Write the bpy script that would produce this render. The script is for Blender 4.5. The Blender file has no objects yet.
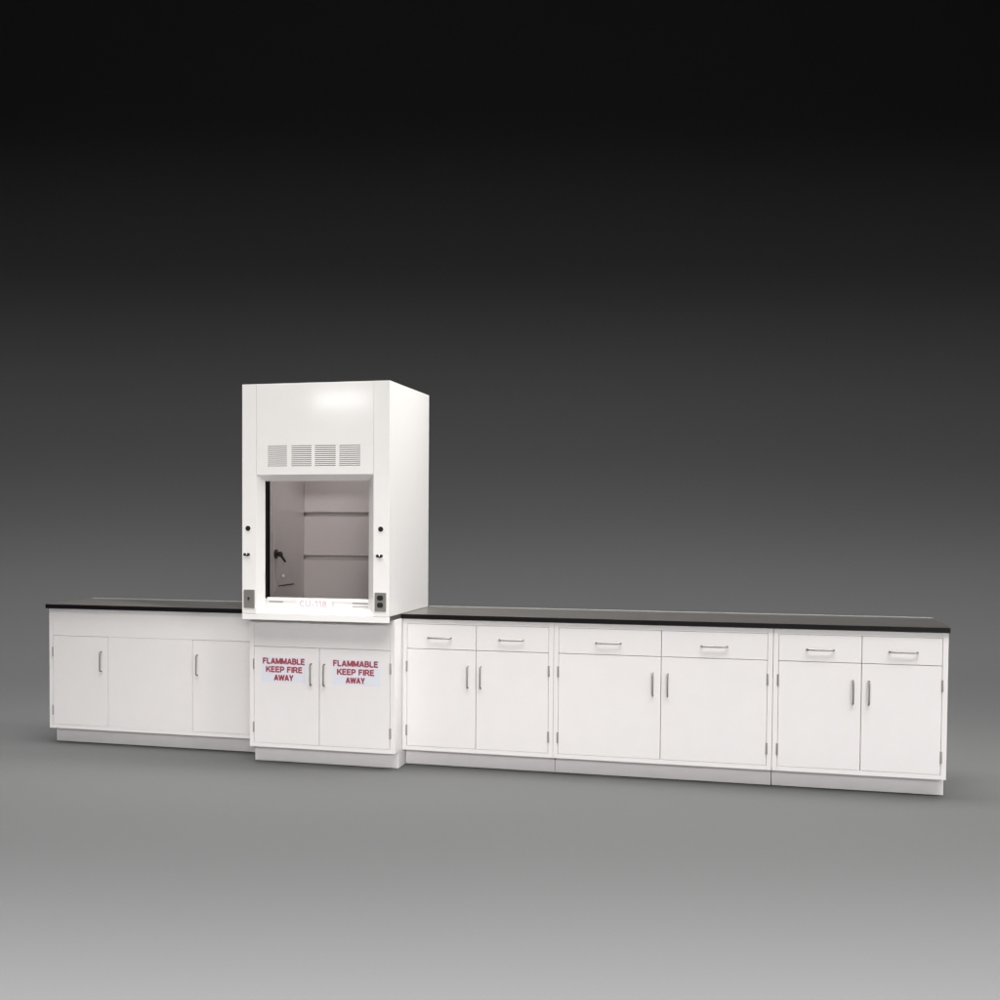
import bpy, bmesh, math
from mathutils import Vector, Matrix
S = 0.0254                                   # everything below is written in inches
scene = bpy.context.scene
COL = scene.collection
ORG = {}                                     # world origin (inches) of every object

# ------------------------------------------------------------------ materials
def new_mat(name):
    m = bpy.data.materials.new(name); m.use_nodes = True
    nt = m.node_tree
    return m, nt, nt.nodes['Principled BSDF']

def paint(name, col, rough, var=0.03, bump=0.02, scale=9.0, metal=0.0, spec=0.5, sheen=0.0, coat=0.0, rvar=0.06, sheen_rough=0.5):
    m, nt, b = new_mat(name)
    N, L = nt.nodes, nt.links
    tc = N.new('ShaderNodeTexCoord')
    n1 = N.new('ShaderNodeTexNoise'); n1.inputs['Scale'].default_value = scale; n1.inputs['Detail'].default_value = 5
    L.new(tc.outputs['Object'], n1.inputs['Vector'])
    mr = N.new('ShaderNodeMapRange'); mr.inputs['From Min'].default_value = 0.3; mr.inputs['From Max'].default_value = 0.7
    mr.inputs['To Min'].default_value = 1 - var; mr.inputs['To Max'].default_value = 1.0
    L.new(n1.outputs['Fac'], mr.inputs['Value'])
    mr.clamp = False
    mx = N.new('ShaderNodeVectorMath'); mx.operation = 'SCALE'; mx.inputs[0].default_value = col[:3]
    L.new(mr.outputs['Result'], mx.inputs['Scale'])
    L.new(mx.outputs['Vector'], b.inputs['Base Color'])
    r = N.new('ShaderNodeMapRange'); r.inputs['From Min'].default_value = 0.3; r.inputs['From Max'].default_value = 0.7
    r.inputs['To Min'].default_value = rough - rvar; r.inputs['To Max'].default_value = rough + rvar
    r.clamp = False
    n2 = N.new('ShaderNodeTexNoise'); n2.inputs['Scale'].default_value = scale * 0.4; n2.inputs['Detail'].default_value = 4
    L.new(tc.outputs['Object'], n2.inputs['Vector']); L.new(n2.outputs['Fac'], r.inputs['Value'])
    L.new(r.outputs['Result'], b.inputs['Roughness'])
    if bump:
        n3 = N.new('ShaderNodeTexNoise'); n3.inputs['Scale'].default_value = 420; n3.inputs['Detail'].default_value = 2
        L.new(tc.outputs['Object'], n3.inputs['Vector'])
        bp = N.new('ShaderNodeBump'); bp.inputs['Strength'].default_value = bump; bp.inputs['Distance'].default_value = 0.001
        L.new(n3.outputs['Fac'], bp.inputs['Height']); L.new(bp.outputs['Normal'], b.inputs['Normal'])
    b.inputs['Metallic'].default_value = metal
    b.inputs['Specular IOR Level'].default_value = spec
    if sheen:
        b.inputs['Sheen Weight'].default_value = sheen; b.inputs['Sheen Roughness'].default_value = sheen_rough
        b.inputs['Sheen Tint'].default_value = (1, 0.95, 0.9, 1)
    if coat:
        b.inputs['Coat Weight'].default_value = coat; b.inputs['Coat Roughness'].default_value = 0.10
    return m

M = {}
M['white'] = paint('white_powder_coat', (0.715, 0.688, 0.684), 0.36, var=0.02, rvar=0.01, bump=0)
M['hood'] = paint('white_gloss_powder_coat', (0.86, 0.835, 0.815), 0.34, var=0.015, rvar=0.008, bump=0, coat=0.8)
M['toe'] = paint('grey_white_toe_kick', (0.74, 0.715, 0.715), 0.5, var=0.04)
M['liner'] = paint('pale_grey_liner', (0.78, 0.735, 0.722), 0.35, var=0.05, scale=3)
M['painted_dark'] = paint('painted_dark_tone', (0.10, 0.085, 0.08), 0.6)  # shade of the vent slots and a dark glass reflection, put into colour
M['black'] = paint('black_epoxy_resin', (0.007, 0.006, 0.006), 0.30, var=0.2, sheen=0.32, sheen_rough=0.25, spec=0.17, rvar=0.02)
M['steel'] = paint('brushed_steel', (0.30, 0.285, 0.275), 0.45, metal=0.9, bump=0.05)
M['hinge'] = paint('dull_hinge_steel', (0.36, 0.33, 0.32), 0.45, metal=0.5)
M['plate'] = paint('satin_stainless_plate', (0.30, 0.285, 0.265), 0.42, metal=0.6)
M['chrome'] = paint('chrome', (0.75, 0.75, 0.74), 0.14, metal=1.0)
M['seal'] = paint('matte_black_seal', (0.010, 0.009, 0.009), 0.8, spec=0.1)
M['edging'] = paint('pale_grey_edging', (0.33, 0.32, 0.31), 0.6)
M['blackplastic'] = paint('black_plastic', (0.012, 0.011, 0.011), 0.35)
M['darkmetal'] = paint('dark_bronze_metal', (0.05, 0.04, 0.036), 0.4, metal=0.3)
M['label'] = paint('pale_blue_white_label', (0.655, 0.67, 0.73), 0.35, var=0.03)
M['paper'] = paint('white_paper', (0.86, 0.85, 0.86), 0.8, var=0.02)
M['red'] = paint('maroon_red_ink', (0.33, 0.04, 0.065), 0.5, var=0.15, scale=60)
M['pink'] = paint('blown_out_pink_ink', (0.80, 0.45, 0.52), 0.6, var=0.2, scale=60)  # red ink with its blown-out look put into the colour
M['sweep'] = paint('grey_sweep_paper', (0.09, 0.09, 0.09), 0.95, var=0.012, bump=0.0, scale=0.6, spec=0.08, rvar=0.02)

def glass_mat():
    m = bpy.data.materials.new('sash_glass'); m.use_nodes = True
    nt = m.node_tree; N, L = nt.nodes, nt.links
    N.remove(N['Principled BSDF'])
    out = N['Material Output']
    tr = N.new('ShaderNodeBsdfTransparent'); tr.inputs['Color'].default_value = (0.93, 0.92, 0.92, 1)
    gl = N.new('ShaderNodeBsdfGlossy'); gl.inputs['Roughness'].default_value = 0.04
    fr = N.new('ShaderNodeFresnel'); fr.inputs['IOR'].default_value = 1.5
    mx = N.new('ShaderNodeMixShader')
    L.new(fr.outputs['Fac'], mx.inputs['Fac']); L.new(tr.outputs['BSDF'], mx.inputs[1]); L.new(gl.outputs['BSDF'], mx.inputs[2])
    L.new(mx.outputs['Shader'], out.inputs['Surface'])
    return m
M['glass'] = glass_mat()

# ------------------------------------------------------------------ mesh helpers
class MB:
    """collects solids (in world inches) and links them as ONE mesh object"""
    def __init__(self): self.bm = bmesh.new()
    def box(self, x0, x1, y0, y1, z0, z1, bev=0.04, seg=2):
        t = bmesh.new(); bmesh.ops.create_cube(t, size=1)
        for v in t.verts:
            v.co = Vector(((x0 + x1) / 2 + v.co.x * (x1 - x0), (y0 + y1) / 2 + v.co.y * (y1 - y0), (z0 + z1) / 2 + v.co.z * (z1 - z0)))
        b = min(bev, 0.4 * min(x1 - x0, y1 - y0, z1 - z0))
        if b > 0.002:
            bmesh.ops.bevel(t, geom=t.edges[:], offset=b, segments=seg, profile=0.5, affect='EDGES')
        return self.add(t)
    def add(self, t):
        me = bpy.data.meshes.new('tmp'); t.to_mesh(me); t.free(); self.bm.from_mesh(me); bpy.data.meshes.remove(me); return self
    def prism(self, prof, axis, a, b, bev=0.0):
        """profile (closed list of 2-D points) extruded along an axis: x: (y,z), y: (x,z), z: (x,y)"""
        t = bmesh.new()
        def P(p, k):
            return {'x': (k, p[0], p[1]), 'y': (p[0], k, p[1]), 'z': (p[0], p[1], k)}[axis]
        A = [t.verts.new(P(p, a)) for p in prof]; B = [t.verts.new(P(p, b)) for p in prof]
        t.faces.new(A); t.faces.new(B[::-1])
        n = len(prof)
        for i in range(n): t.faces.new((A[i], B[i], B[(i + 1) % n], A[(i + 1) % n]))
        bmesh.ops.recalc_face_normals(t, faces=t.faces[:])
        if bev: bmesh.ops.bevel(t, geom=t.edges[:], offset=bev, segments=2, profile=0.5, affect='EDGES')
        return self.add(t)
    def cyl(self, p, q, r, r2=None, n=24):
        p, q = Vector(p), Vector(q); d = q - p
        t = bmesh.new()
        bmesh.ops.create_cone(t, cap_ends=True, segments=n, radius1=r, radius2=r if r2 is None else r2, depth=d.length)
        rot = d.to_track_quat('Z', 'Y').to_matrix().to_4x4()
        bmesh.ops.transform(t, matrix=Matrix.Translation((p + q) / 2) @ rot, verts=t.verts[:])
        return self.add(t)
    def ball(self, c, r):
        t = bmesh.new(); bmesh.ops.create_uvsphere(t, u_segments=20, v_segments=12, radius=r)
        bmesh.ops.translate(t, vec=Vector(c), verts=t.verts[:]); return self.add(t)
    def tube(self, pts, r, n=14):
        t = bmesh.new(); pts = [Vector(p) for p in pts]; rings = []
        up = Vector((0.0123, 0.0321, 0.077)).normalized()
        prev = None
        for i, p in enumerate(pts):
            d = (pts[min(i + 1, len(pts) - 1)] - pts[max(i - 1, 0)]).normalized()
            if prev is None:
                a = d.cross(up).normalized()
            else:
                a = (prev - d * prev.dot(d)).normalized()
            prev = a; b = d.cross(a)
            rings.append([t.verts.new(p + (a * math.cos(2 * math.pi * k / n) + b * math.sin(2 * math.pi * k / n)) * r) for k in range(n)])
        for A, B in zip(rings, rings[1:]):
            for k in range(n): t.faces.new((A[k], A[(k + 1) % n], B[(k + 1) % n], B[k]))
        t.faces.new(rings[0]); t.faces.new(rings[-1][::-1])
        bmesh.ops.recalc_face_normals(t, faces=t.faces[:])
        return self.add(t)
    def build(self, name, mat, parent=None, smooth=False):
        vs = self.bm.verts
        lo = Vector([min(v.co[i] for v in vs) for i in range(3)]); hi = Vector([max(v.co[i] for v in vs) for i in range(3)])
        c = (lo + hi) / 2
        for v in vs: v.co = (v.co - c) * S
        for f in self.bm.faces: f.smooth = smooth
        me = bpy.data.meshes.new(name); self.bm.to_mesh(me); self.bm.free()
        if smooth: me.set_sharp_from_angle(angle=math.radians(40))
        me.materials.append(mat)
        o = bpy.data.objects.new(name, me); COL.objects.link(o)
        ORG[o.name] = c
        if parent: o.parent = parent; o.location = (c - ORG[parent.name]) * S
        else: o.location = c * S
        return o

def thing(name, loc, label, cat, group=None):
    o = bpy.data.objects.new(name, None); COL.objects.link(o)
    o.empty_display_size = 0.1; o.location = Vector(loc) * S; ORG[o.name] = Vector(loc)
    tag(o, label, cat, group); return o
def tag(o, label, cat, group=None):
    o['label'] = label; o['category'] = cat
    if group: o['group'] = group
    return o

# bold sans capitals as strokes in a 1-high cell: (advance width, list of polylines)
def arc(cx, cy, rx, ry, a0, a1, n=10):
    return [(cx + rx * math.cos(math.radians(a0 + (a1 - a0) * k / n)), cy + ry * math.sin(math.radians(a0 + (a1 - a0) * k / n))) for k in range(n + 1)]
GL = {
 'F': (.62, [[(.1, 0), (.1, 1)], [(.1, .91), (.60, .91)], [(.1, .52), (.53, .52)]]),
 'L': (.62, [[(.1, 0), (.1, 1)], [(.1, .09), (.60, .09)]]),
 'E': (.66, [[(.1, 0), (.1, 1)], [(.1, .91), (.62, .91)], [(.1, .52), (.57, .52)], [(.1, .09), (.64, .09)]]),
 'I': (.22, [[(.11, 0), (.11, 1)]]),
 'A': (.80, [[(.08, 0), (.40, .98)], [(.72, 0), (.40, .98)], [(.2, .29), (.6, .29)]]),
 'M': (.90, [[(.1, 0), (.1, 1)], [(.80, 0), (.80, 1)], [(.13, .97), (.45, .06)], [(.77, .97), (.45, .06)]]),
 'W': (1.08, [[(.06, 1), (.29, .02)], [(.29, .02), (.54, .96)], [(.54, .96), (.79, .02)], [(.79, .02), (1.02, 1)]]),
 'Y': (.76, [[(.38, 0), (.38, .45)], [(.07, 1), (.38, .42)], [(.69, 1), (.38, .42)]]),
 'K': (.76, [[(.1, 0), (.1, 1)], [(.68, 1), (.14, .38)], [(.34, .58), (.70, 0)]]),
 'P': (.68, [[(.1, 0), (.1, 1)], [(.1, .91), (.36, .91)] + arc(.36, .67, .23, .24, 90, -90) + [(.1, .43)]]),
 'R': (.76, [[(.1, 0), (.1, 1)], [(.1, .91), (.38, .91)] + arc(.38, .69, .23, .22, 90, -90) + [(.1, .47)], [(.42, .45), (.70, 0)]]),
 'B': (.72, [[(.1, 0), (.1, 1)], [(.1, .91), (.37, .91)] + arc(.37, .72, .20, .19, 90, -90) + [(.1, .53)], [(.1, .53), (.38, .53)] + arc(.38, .31, .23, .22, 90, -90) + [(.1, .09)]]),
 'C': (.74, [arc(.40, .5, .30, .41, 48, 312, 18)]),
 'U': (.74, [[(.1, 1), (.1, .37)] + arc(.37, .37, .27, .28, 180, 360, 12) + [(.64, 1)]]),
 '-': (.40, [[(.05, .36), (.35, .36)]]),
 '1': (.46, [[(.30, 0), (.30, 1)], [(.30, .95), (.08, .74)]]),
 '8': (.60, [arc(.30, .71, .19, .20, 90, 450, 16), arc(.30, .29, .23, .22, 90, 450, 16)]),
 ' ': (.34, [])}
def text_block(name, lines, y, mat, parent, th):
    """flat lettering facing -y; each line squeezed to run from x0 to x1 with its cap height, centred on zc"""
    bm = bmesh.new(); q = 0
    for s, x0, x1, zc, cap in lines:
        tot = sum(GL[c][0] for c in s) + 0.05 * (len(s) - 1); u = 0
        kx = (x1 - x0) / tot
        for c in s:
            for pl in GL[c][1]:
                for k in range(len(pl) - 1):
                    (ax_, az), (bx, bz) = pl[k], pl[k + 1]
                    A = Vector((x0 + (u + ax_) * kx, zc + (az - .5) * cap)); B = Vector((x0 + (u + bx) * kx, zc + (bz - .5) * cap))
                    d = (B - A).normalized(); e = 0.25 * th if len(pl) > 2 else 0
                    nrm = Vector((-d.y, d.x)) * th / 2; A -= d * e; B += d * e; q += 1
                    yy = y - 0.0004 * (q % 9)
                    bm.faces.new([bm.verts.new((p.x, yy, p.y)) for p in (A - nrm, B - nrm, B + nrm, A + nrm)])
            u += GL[c][0] + 0.05
    mb = MB(); mb.bm.free(); mb.bm = bm
    return mb.build(name, mat, parent)

# ------------------------------------------------------------------ cabinet furniture
def pull(parent, x, y, z, vertical=True, L=5.4, r=0.17, out=1.15):
    """bent wire pull centred at x,z, standing off the surface y"""
    h = L / 2 - r; c = 0.5; pts = []
    def P(t, d): return (x, y - d, z + t) if vertical else (x + t, y - d, z)
    pts.append(P(-h, -0.05)); pts.append(P(-h, out - c))
    for k in range(1, 6):
        a = k / 6 * math.pi / 2; pts.append(P(-h + c * (1 - math.cos(a)), out - c + c * math.sin(a)))
    pts.append(P(-h + c, out)); pts.append(P(h - c, out))
    for k in range(1, 6):
        a = k / 6 * math.pi / 2; pts.append(P(h - c + c * math.sin(a), out - c + c * math.cos(a)))
    pts.append(P(h, out - c)); pts.append(P(h, -0.05))
    return MB().tube(pts, r).build('handle', M['steel'], parent, smooth=True)

def hinge(parent, x, y, z, side):
    """knuckle hinge 2.6 in tall on the gap beside a door; side = direction towards the frame"""
    mb = MB()
    for k in range(5):
        z0 = z - 1.3 + k * 0.52
        mb.cyl((x, y - 0.13, z0 + 0.02), (x, y - 0.13, z0 + 0.50), 0.17, n=16)
    mb.box(x + (0.0 if side > 0 else -0.28), x + (0.28 if side > 0 else 0.0), y - 0.05, y + 0.3, z - 1.25, z + 1.25, 0.02)
    return mb.build('hinge', M['hinge'], parent, smooth=True)

G = 0.058       # half width of the reveal round doors and drawers
def door(parent, x0, x1, z0, z1, y, hinge_side, hx):
    d = MB().box(x0 + G, x1 - G, y + 0.01, y + 0.76, z0 + G, z1 - G, 0.05).build('door', M['white'], parent)
    pull(d, hx, y + 0.01, 22.05)
    px = x0 if hinge_side < 0 else x1
    hinge(d, px, y, 24.1, hinge_side); hinge(d, px, y, 8.8, hinge_side)
    return d

H = 35.5; T = 4.0
def carcass(parent, x0, x1, y, depth=21.5, stile=1.1):
    m = MB()
    m.box(x0, x0 + stile, y, y + depth, T, H, 0.05); m.box(x1 - stile, x1, y, y + depth, T, H, 0.05)
    m.box(x0 + stile, x1 - stile, y, y + depth, T, T + 1.0, 0.05)
    m.box(x0 + stile, x1 - stile, y, y + 2, H - 1.2, H, 0.05)
    m.box(x0 + stile, x1 - stile, y + depth - 0.6, y + depth, T + 1.0, H, 0)
    m.box(x0 + stile, x1 - stile, y + 1.0, y + 1.8, 27.6, 29.1, 0.02)
    m.build('frame', M['white'], parent)
    # toe kick, set back
    k = MB(); k.box(x0 + 0.03, x1 - 0.03, y + 3.66, y + 4.2, 0.02, T, 0.03)
    k.box(x0 + 0.03, x0 + 0.6, y + 4.2, y + depth, 0.02, T, 0); k.box(x1 - 0.6, x1 - 0.03, y + 4.2, y + depth, 0.02, T, 0)
    k.build('toe_kick', M['toe'], parent)

GRP = 'white laboratory base cabinets with two drawers over two doors'
def drawer_cabinet(x0, x1, split, y, label, hx, dxs):
    c = thing('base_cabinet', ((x0 + x1) / 2, y + 10, 0), label, 'cabinet', GRP)
    carcass(c, x0, x1, y)
    a, b = x0 + 1.1, x1 - 1.1
    MB().box(split - 0.45, split + 0.45, y + 1.0, y + 1.8, 5.0, 34.3, 0).build('centre_post', M['white'], c)
    for (p, q, dx) in ((a, split, dxs[0]), (split, b, dxs[1])):
        dr = MB().box(p + G, q - G, y + 0.01, y + 0.76, 28.36 + G, 34.3 - G, 0.05).build('drawer', M['white'], c)
        pull(dr, dx, y + 0.01, 31.12, vertical=False, L=5.9)
    door(c, a, split, 5.0, 28.36, y, -1, hx[0]); door(c, split, b, 5.0, 28.36, y, 1, hx[1])
    return c

X1, X2, X3, X4 = 0.36, 36.45, 84.78, 120.25
drawer_cabinet(X1, X2 - 0.03, 18.25, 0, 'narrow white cabinet of two drawers over two doors, directly right of the fume hood base', (16.33, 19.42), (9.45, 26.6))
drawer_cabinet(X2 + 0.03, X3 - 0.04, 60.72, 0, 'widest white drawer cabinet, between the two narrower drawer cabinets', (58.97, 62.25), (48.95, 72.3))
drawer_cabinet(X3 + 0.04, X4, 103.05, 0, 'white cabinet of two drawers over two doors at the right end of the run', (101.38, 104.6), (94.6, 111.4))

# left cabinet: plain rail, door, fixed panel, door
YL = 2.74; XL0, XL1 = -96.34, -36.17
c = thing('base_cabinet', ((XL0 + XL1) / 2, YL + 10, 0), 'white cabinet without drawers, plain panel between its two doors, left of the fume hood', 'cabinet')
carcass(c, XL0, XL1, YL)
MB().box(XL0 + 1.1 + 0.02, XL1 - 1.1 - 0.02, YL + 0.01, YL + 0.76, 28.40 + 0.03, H - 1.21, 0.03).build('top_rail', M['white'], c)
door(c, XL0 + 1.1, -79.24, 5.0, 28.40, YL, -1, -81.1)
MB().box(-79.24 + 0.01, -55.5 - 0.01, YL + 0.01, YL + 0.76, 5.02, 28.39, 0.04).build('fixed_panel', M['white'], c)
door(c, -55.5, XL1 - 1.1, 5.0, 28.40, YL, 1, -54.05)

# cabinet under the fume hood
BY = -6.84; BX0, BX1 = -36.10, 0.32
b = thing('hood_base_cabinet', ((BX0 + BX1) / 2, BY + 14, 0), 'white two-door flammable storage cabinet with red warning signs, under the fume hood', 'cabinet')
carcass(b, BX0, BX1, BY, depth=30)
MB().box(BX0 + 1.1 + 0.02, BX1 - 1.1 - 0.02, BY + 0.01, BY + 0.76, 28.40 + 0.03, H - 1.21, 0.03).build('top_rail', M['white'], b)
door(b, BX0 + 1.1, -18.34, 5.0, 28.40, BY, -1, -20.3); door(b, -18.34, BX1 - 1.1, 5.0, 28.40, BY, 1, -17.0)
for (sx0, sx1, f0, f1, k0, k1, a0, a1, dz) in ((-32.9, -21.9, -32.7, -22.0, -31.9, -22.6, -29.8, -24.9, 0.0), (-14.9, -3.4, -14.85, -3.75, -13.9, -4.7, -11.7, -7.0, 0.02)):
    sg = MB().box(sx0 - 0.1, sx1 + 0.1, BY - 0.02, BY + 0.03, 19.9 + dz, 25.95 + dz, 0).build('warning_sign', M['label'], b)
    sg['label'] = 'pale label lettered FLAMMABLE KEEP FIRE AWAY in red'
    text_block('lettering', [('FLAMMABLE', f0, f1, 24.95 + dz, 1.42), ('KEEP FIRE', k0, k1, 22.95 + dz, 1.42), ('AWAY', a0, a1, 20.98 + dz, 1.42)], BY - 0.035, M['red'], sg, 0.37)

# ------------------------------------------------------------------ worktops
CT = 36.62
def top(x0, x1, y0, y1, label):
    o = MB().box(x0, x1, y0, y1, H + 0.01, CT, 0.07, 3).build('countertop', M['black'])
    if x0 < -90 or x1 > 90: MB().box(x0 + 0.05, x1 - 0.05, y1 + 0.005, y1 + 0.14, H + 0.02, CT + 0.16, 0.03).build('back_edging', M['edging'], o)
    return tag(o, label, 'countertop', 'black epoxy worktops')
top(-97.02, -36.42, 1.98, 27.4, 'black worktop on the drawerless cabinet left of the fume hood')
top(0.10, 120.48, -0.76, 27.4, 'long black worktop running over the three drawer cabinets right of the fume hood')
HY = -11.19; HX0, HX1 = -36.30, 0.02
top(HX0 + 0.04, HX1 - 0.02, HY + 0.9, 26.5, 'black slab sandwiched between the fume hood and its base, only its thin right edge showing')

# ------------------------------------------------------------------ fume hood
HT = 90.95; HYB = 26.6
h = thing('fume_hood', ((HX0 + HX1) / 2, 8, CT), 'tall white fume hood with a glass sash and louvre vents, standing above the cabinets', 'fume hood')
IX0, IX1 = -31.02, -5.3                       # inside faces
PL, PR = -32.75, -3.75                        # inner edges of the front posts
z0 = CT + 0.01
m = MB()
m.box(HX0, HX0 + 1.0, HY + 3.2, HYB, z0, HT, 0.05)                 # outer side panels
m.box(HX1 - 1.0, HX1, HY + 3.2, HYB, z0, HT, 0.05)
m.box(HX0 + 1.0, HX1 - 1.0, HYB - 0.8, HYB, z0, HT, 0.0)           # back
m.box(HX0 + 1.0, HX1 - 1.0, HY + 1.2, HYB - 0.8, HT - 0.8, HT, 0.0)  # roof
m.build('body', M['hood'], h)
# front posts with a chamfer into the opening
def post(xo, xi, xin):
    s = 1 if xi > xo else -1
    prof = [(xo, HY), (xi, HY), (xin, HY + 2.1), (xin, HY + 3.18), (xo, HY + 3.18)]
    MB().prism(prof, 'z', z0 - 0.0, 69.56, 0.012).build('front_post', M['hood'], h)
    MB().prism([(xo, HY), (xi, HY), (xi, HY + 3.18), (xo, HY + 3.18)], 'z', 69.56, HT, 0.012).build('front_post', M['hood'], h)
post(HX0, PL, -31.25); post(HX1, PR, -5.5)
# front panel with four openings, bottom edge folded back to the sash
VX = [(-29.85, -25.05), (-23.9, -18.95), (-18.1, -13.0), (-12.1, -7.0)]; VZ0, VZ1 = 71.4, 76.45
fp = MB(); a, bb = PL + 0.06, PR - 0.06
fp.box(a, bb, HY, HY + 0.5, VZ1, HT, 0.03); fp.box(a, bb, HY, HY + 0.5, 69.56, VZ0, 0.0)
xs = [a] + [v for p in VX for v in p] + [bb]
for i in range(0, len(xs), 2): fp.box(xs[i], xs[i + 1], HY, HY + 0.5, VZ0, VZ1, 0.0)
fp.build('front_panel', M['hood'], h)
MB().prism([(HY + 0.02, 69.55), (HY + 2.1, 68.1), (HY + 2.6, 68.1), (HY + 2.6, 69.55)], 'x', PL + 0.01, PR - 0.01).build('header_fold', M['hood'], h)
for (vx0, vx1) in VX:
    g = MB(); n = 11; p = (VZ1 - VZ0) / n
    for k in range(n + 1):
        zc = VZ0 + k * p
        if k == n: zc = VZ1 - 0.02
        lo, hi = max(VZ0 + 0.005, zc - p * 0.30), min(VZ1 - 0.005, zc + p * 0.30)
        g.prism([(HY + 0.02, lo), (HY + 0.30, lo + 0.09), (HY + 0.30, min(hi + 0.09, VZ1)), (HY + 0.02, hi)], 'x', vx0 + 0.01, vx1 - 0.01)
    gr = g.build('vent_grille', M['hood'], h)
    MB().box(vx0 + 0.01, vx1 - 0.01, HY + 0.40, HY + 0.46, VZ0, VZ1, 0).build('slot_shade_plate', M['painted_dark'], gr)  # added dark plate, the shade inside the slots painted as its colour
# bottom apron and sloping airfoil sill
MB().box(HX0, HX1, HY - 0.06, HY + 0.85, 35.18, 36.55, 0.07).build('apron', M['hood'], h)
MB().prism([(HY - 0.02, 36.6), (HY + 0.1, 37.25), (HY + 1.6, 38.0), (HY + 3.2, 38.1), (HY + 3.2, 36.62), (HY + 0.87, 36.62)], 'x', PL + 0.03, PR - 0.03, 0.02).build('airfoil_sill', M['hood'], h)
# interior liner: three baffles with dark slots between them
ln = MB()
ln.box(IX0 - 0.3, IX0, HY + 3.2, 18.25, z0, 84, 0); ln.box(IX1, IX1 + 0.3, HY + 3.2, 18.25, z0, 84, 0)
ln.box(IX0, IX1, HY + 3.2, 18.25, 83.2, 84, 0)
ln.box(IX0 - 0.3, IX1 + 0.3, 20.2, 20.5, z0, 84, 0)
ln.build('liner', M['liner'], h)
for (q0, q1) in ((38.3, 48.6), (49.75, 59.8), (60.85, 83.1)):
    MB().box(IX0 + 0.02, IX1 - 0.02, 18.27, 18.6, q0, q1, 0.04).build('baffle', M['liner'], h)
# narrow raised strip on the inner left wall + gas fitting
MB().box(IX0 - 0.1, IX0 + 0.12, -3.9, -1.5, 41.5, 80, 0.05).build('wall_strip', M['liner'], h)
sf = MB()
sf.cyl((IX0 + 0.1, -3.0, 50.6), (IX0 + 0.45, -3.0, 50.6), 1.15); sf.cyl((IX0 + 0.4, -3.0, 50.6), (IX0 + 1.3, -3.0, 50.6), 0.5)
sf.ball((IX0 + 1.3, -3.0, 50.6), 0.68); sf.cyl((IX0 + 1.3, -3.0, 50.6), (IX0 + 1.9, -1.0, 48.7), 0.36, 0.24)
sf.build('gas_fitting', M['darkmetal'], h, smooth=True)
MB().box(IX0 - 0.1, IX0 + 0.10, -0.6, 10.4, 42.55, 42.85, 0.03).build('reflection_bar', M['painted_dark'], h)  # added bar shaped as a dark reflection low in the glass
MB().cyl((IX0 - 0.05, 2.6, 45.0), (IX0 + 0.5, 2.6, 45.0), 0.45, 0.3).build('reflection_stub', M['paper'], h, smooth=True)  # added pale stub that stands for a small reflection in the glass
# sash tracks, glass, bottom rail
for xa, xb in ((-31.3, -30.85), (-5.45, -5.0)):
    MB().box(xa, xb, HY + 2.15, HY + 4.3, 40.2, 69.5, 0.02).build('sash_track', M['seal'], h)
SY = HY + 2.6
sa = MB().box(-31.1, -5.2, SY, SY + 0.25, 40.2, 69.4, 0.0).build('sash_glass', M['glass'], h)
MB().box(-31.2, -5.52, SY - 0.12, SY + 0.45, 39.55, 40.45, 0.06).build('sash_rail', M['hood'], h)
lo = MB(); lo.box(-31.2, -5.52, SY + 0.05, SY + 0.35, 38.12, 39.53, 0.02); lo.build('lower_panel', M['hood'], h)
for xa, xb in ((-30.4, -26.9), (-9.6, -5.7)):
    f = MB(); f.box(xa, xb, SY - 0.1, SY + 0.04, 39.30, 39.50, 0.02); f.build('finger_pull', M['steel'], h)
MB().box(-9.6, -5.7, SY - 0.03, SY + 0.04, 38.55, 38.68, 0.01).build('finger_pull', M['steel'], h)
MB().box(-14.35, -13.85, SY - 0.24, SY - 0.12, 37.9, 39.9, 0.04).build('sash_latch', M['liner'], h)
# plug buttons, valve knobs
for x in (-34.8, -2.02):
    MB().cyl((x, HY - 0.14, 56.87), (x, HY + 0.1, 56.87), 0.60, n=32).build('plug_button', M['blackplastic'], h, smooth=True)
for x in (-35.02, -2.2):
    k = MB().cyl((x, HY - 0.1, 50.5), (x, HY + 0.1, 50.5), 0.30, n=32).cyl((x, HY - 0.45, 50.65), (x, HY, 50.5), 0.20, n=20).build('valve_knob', M['chrome'], h, smooth=True)
    for dx in (-0.45, 0.45):
        MB().cyl((x + dx, HY - 0.62, 50.68), (x + dx, HY - 0.25, 50.68), 0.34, n=20).build('grip', M['blackplastic'], k, smooth=True)
    MB().cyl((x - 0.12, HY - 0.4, 50.68), (x + 0.12, HY - 0.4, 50.68), 0.16, n=16).build('cross_bar', M['chrome'], k, smooth=True)
# switch plate and socket plate
sp = MB().box(-35.85, -33.1, HY - 0.28, HY + 0.02, 37.92, 42.3, 0.06).build('switch_plate', M['plate'], h)
MB().box(-34.72, -34.35, HY - 0.62, HY - 0.2, 39.9, 40.55, 0.06).build('switch', M['blackplastic'], sp)
op = MB().box(-3.36, -0.62, HY - 0.28, HY + 0.02, 37.87, 42.2, 0.06).build('socket_plate', M['plate'], h)
for z in (40.97, 39.32):
    t = bmesh.new(); bmesh.ops.create_cone(t, cap_ends=True, segments=36, radius1=0.74, radius2=0.74, depth=0.2)
    bmesh.ops.rotate(t, matrix=Matrix.Rotation(math.pi / 2, 3, 'X'), verts=t.verts[:])
    for v in t.verts: v.co.z = max(-0.58, min(0.58, v.co.z)); v.co += Vector((-2.03, HY - 0.26, z))
    mb = MB().add(t); mb.build('socket', M['blackplastic'], op)

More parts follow.
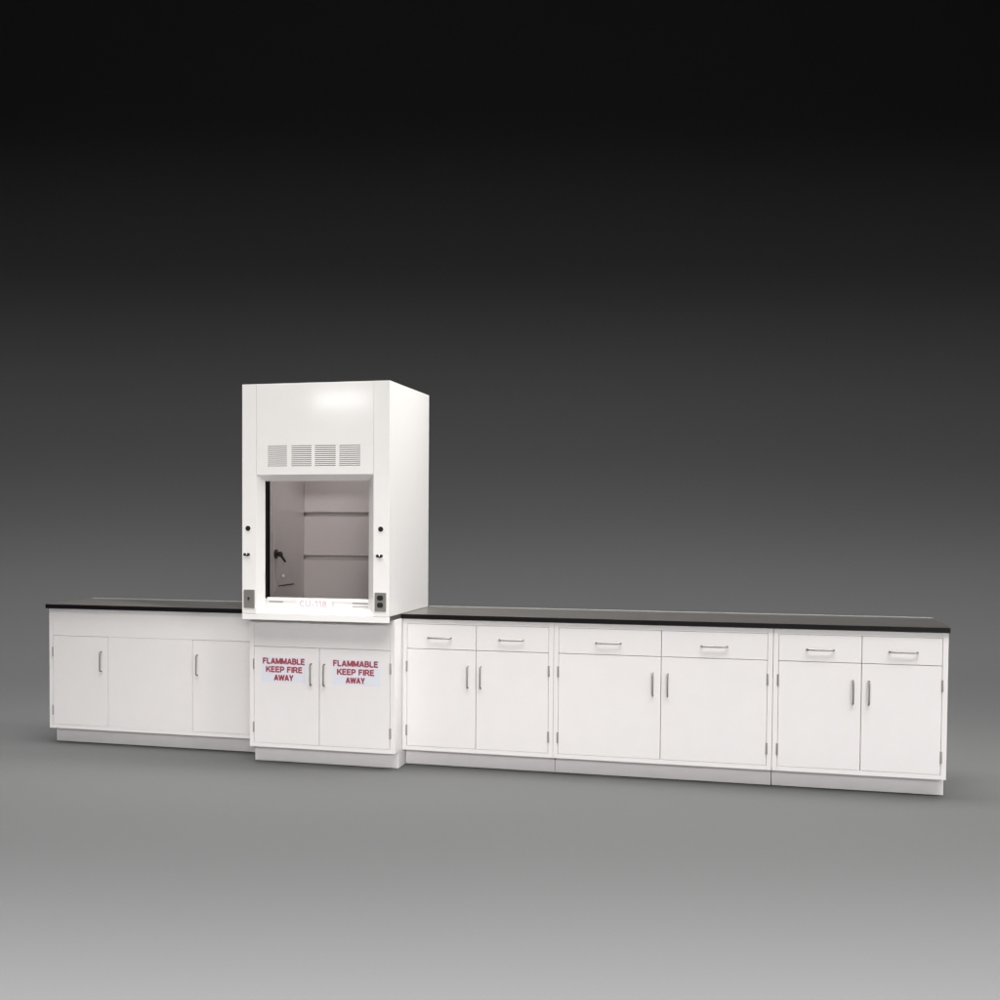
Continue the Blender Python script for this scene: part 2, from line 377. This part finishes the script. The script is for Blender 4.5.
# paper sign taped on the sash rail
ps = thing('paper_sign', (-19, SY - 0.25, 38), 'small white paper lettered CU-118 in pale pink, on the fume hood sash rail', 'sign')
MB().box(-23.3, -14.7, SY - 0.2, SY - 0.17, 37.95, 40.3, 0).build('paper', M['paper'], ps)
text_block('lettering', [('CU-118', -22.7, -15.9, 39.05, 1.5)], SY - 0.22, M['pink'], ps, 0.22)

# ------------------------------------------------------------------ camera
D = dict(cx=79.932, cy=-299.224, cz=59.505, yaw=16.776, pitch=-2.118, roll=0.195, f=1298.424, ppx=360.333, ppy=565.654)
y_, p_, r_ = (math.radians(D[k]) for k in ('yaw', 'pitch', 'roll'))
fw = Vector((-math.sin(y_) * math.cos(p_), math.cos(y_) * math.cos(p_), math.sin(p_)))
rt = Vector((math.cos(y_), math.sin(y_), 0)); up = rt.cross(fw)
R2 = rt * math.cos(r_) + up * math.sin(r_); U2 = -rt * math.sin(r_) + up * math.cos(r_)
cam = bpy.data.cameras.new('Camera'); co = bpy.data.objects.new('Camera', cam); COL.objects.link(co)
mw = Matrix((R2, U2, -fw)).transposed().to_4x4(); mw.translation = Vector((D['cx'], D['cy'], D['cz'])) * S
co.matrix_world = mw
cam.sensor_width = 36; cam.sensor_fit = 'HORIZONTAL'; cam.lens = D['f'] / 1000 * 36
cam.shift_x = (500 - D['ppx']) / 1000; cam.shift_y = (D['ppy'] - 500) / 1000
cam.clip_start = 0.05; cam.clip_end = 200
scene.camera = co

# ------------------------------------------------------------------ seamless studio sweep, square to the long lamps
ax = Vector((math.cos(y_), math.sin(y_), 0)); ay = Vector((-math.sin(y_), math.cos(y_), 0))
C0 = Vector((D['cx'], D['cy'], 0))
def studio(u, v, z): return C0 + ax * u + ay * v + Vector((0, 0, z))     # u across, v away from the camera position
WALL = 640; RAD = 150
prof = [(-260, 0), (0, 0), (200, 0), (WALL - RAD, 0)]
for k in range(1, 24):
    a = k / 24 * math.pi / 2; prof.append((WALL - RAD + RAD * math.sin(a), RAD - RAD * math.cos(a)))
prof += [(WALL, RAD), (WALL, 300), (WALL, 460)]
t = bmesh.new(); A = [t.verts.new(studio(-640, v, z)) for v, z in prof]; B = [t.verts.new(studio(900, v, z)) for v, z in prof]
for i in range(len(prof) - 1): t.faces.new((A[i], B[i], B[i + 1], A[i + 1]))
sw = MB().add(t).build('backdrop', M['sweep'], smooth=True); sw['kind'] = 'structure'

# ------------------------------------------------------------------ lamps
def area(name, u, v, z, tu, tv, tz, sx, sy, power, col=(1, 1, 1), spread=180):
    l = bpy.data.lights.new(name, 'AREA'); l.shape = 'RECTANGLE'; l.size = sx * S; l.size_y = sy * S
    l.energy = power; l.color = col; l.spread = math.radians(spread)
    o = bpy.data.objects.new(name, l); COL.objects.link(o)
    p = studio(u, v, z) * S; q = studio(tu, tv, tz) * S
    o.location = p
    zax = (p - q).normalized(); xax = ax.normalized(); xax = (xax - zax * xax.dot(zax)).normalized(); yax = zax.cross(xax)
    mm = Matrix((xax, yax, zax)).transposed().to_4x4(); mm.translation = p; o.matrix_world = mm
    return o

area('front_strip_softbox', 60, -60, 110, 60, 300, 35, 300, 30, 30.20, (1, 0.985, 0.97), 34)
area('right_softbox', 240, 0, 90, -20, 300, 50, 60, 40, 6.00, (1, 1, 1), 30)
area('small_left_softbox', -162, 72, 112, -10, 290, 95, 24, 6, 0.35, (1, 0.985, 0.97), 50)
area('floor_level_strip', 60, 60, 16, 60, 300, -5, 400, 10, 7.80, (1, 1, 1), 24)
area('foreground_floor_strip', 60, 60, 160, 60, 90, 0, 700, 30, 1382.00, (1, 1, 1), 80)
area('near_floor_strip', 60, 160, 200, 60, 190, 0, 700, 30, 390.00, (1, 1, 1), 80)
area('rear_floor_strip', 60, 430, 200, 60, 440, 0, 700, 30, 305.10, (1, 1, 1), 100)
area('far_floor_strip', 60, 520, 250, 60, 540, 0, 900, 20, 145.10, (1, 1, 1), 60)
area('wall_foot_strip', 60, 420, 250, 60, 600, 20, 900, 20, 183.10, (1, 1, 1), 70)
area('wall_graze_strip', 60, 380, 300, 60, 640, 120, 900, 20, 42.00, (1, 1, 1), 50)
area('overhead_strip', 60, 290, 200, 60, 290, 0, 300, 40, 120.00, (1, 0.985, 0.97), 90)
area('wide_overhead_strip', 60, 330, 240, 60, 330, 0, 700, 40, 240.00, (1, 1, 1), 90)
area('hood_interior_fill', -7, 316.5, 83, -7, 317, 0, 18, 4, 1.42, (1, 0.985, 0.97), 170)  # added unseen fill light that brightens the inside of the hood
area('right_side_softbox', 120, 290, 205, -15, 318, 88, 40, 40, 32.00, (1, 0.985, 0.97), 60)
area('near_front_strip', 60, 200, 215, 60, 330, -10, 500, 30, 60.00, (1, 0.985, 0.97), 60)

w = bpy.data.worlds.new('World'); scene.world = w; w.use_nodes = True
w.node_tree.nodes['Background'].inputs['Color'].default_value = (0, 0, 0, 1)
w.node_tree.nodes['Background'].inputs['Strength'].default_value = 0
vs = scene.view_settings; vs.view_transform = 'Standard'; vs.look = 'None'; vs.exposure = 0; vs.gamma = 1; vs.use_curve_mapping = False
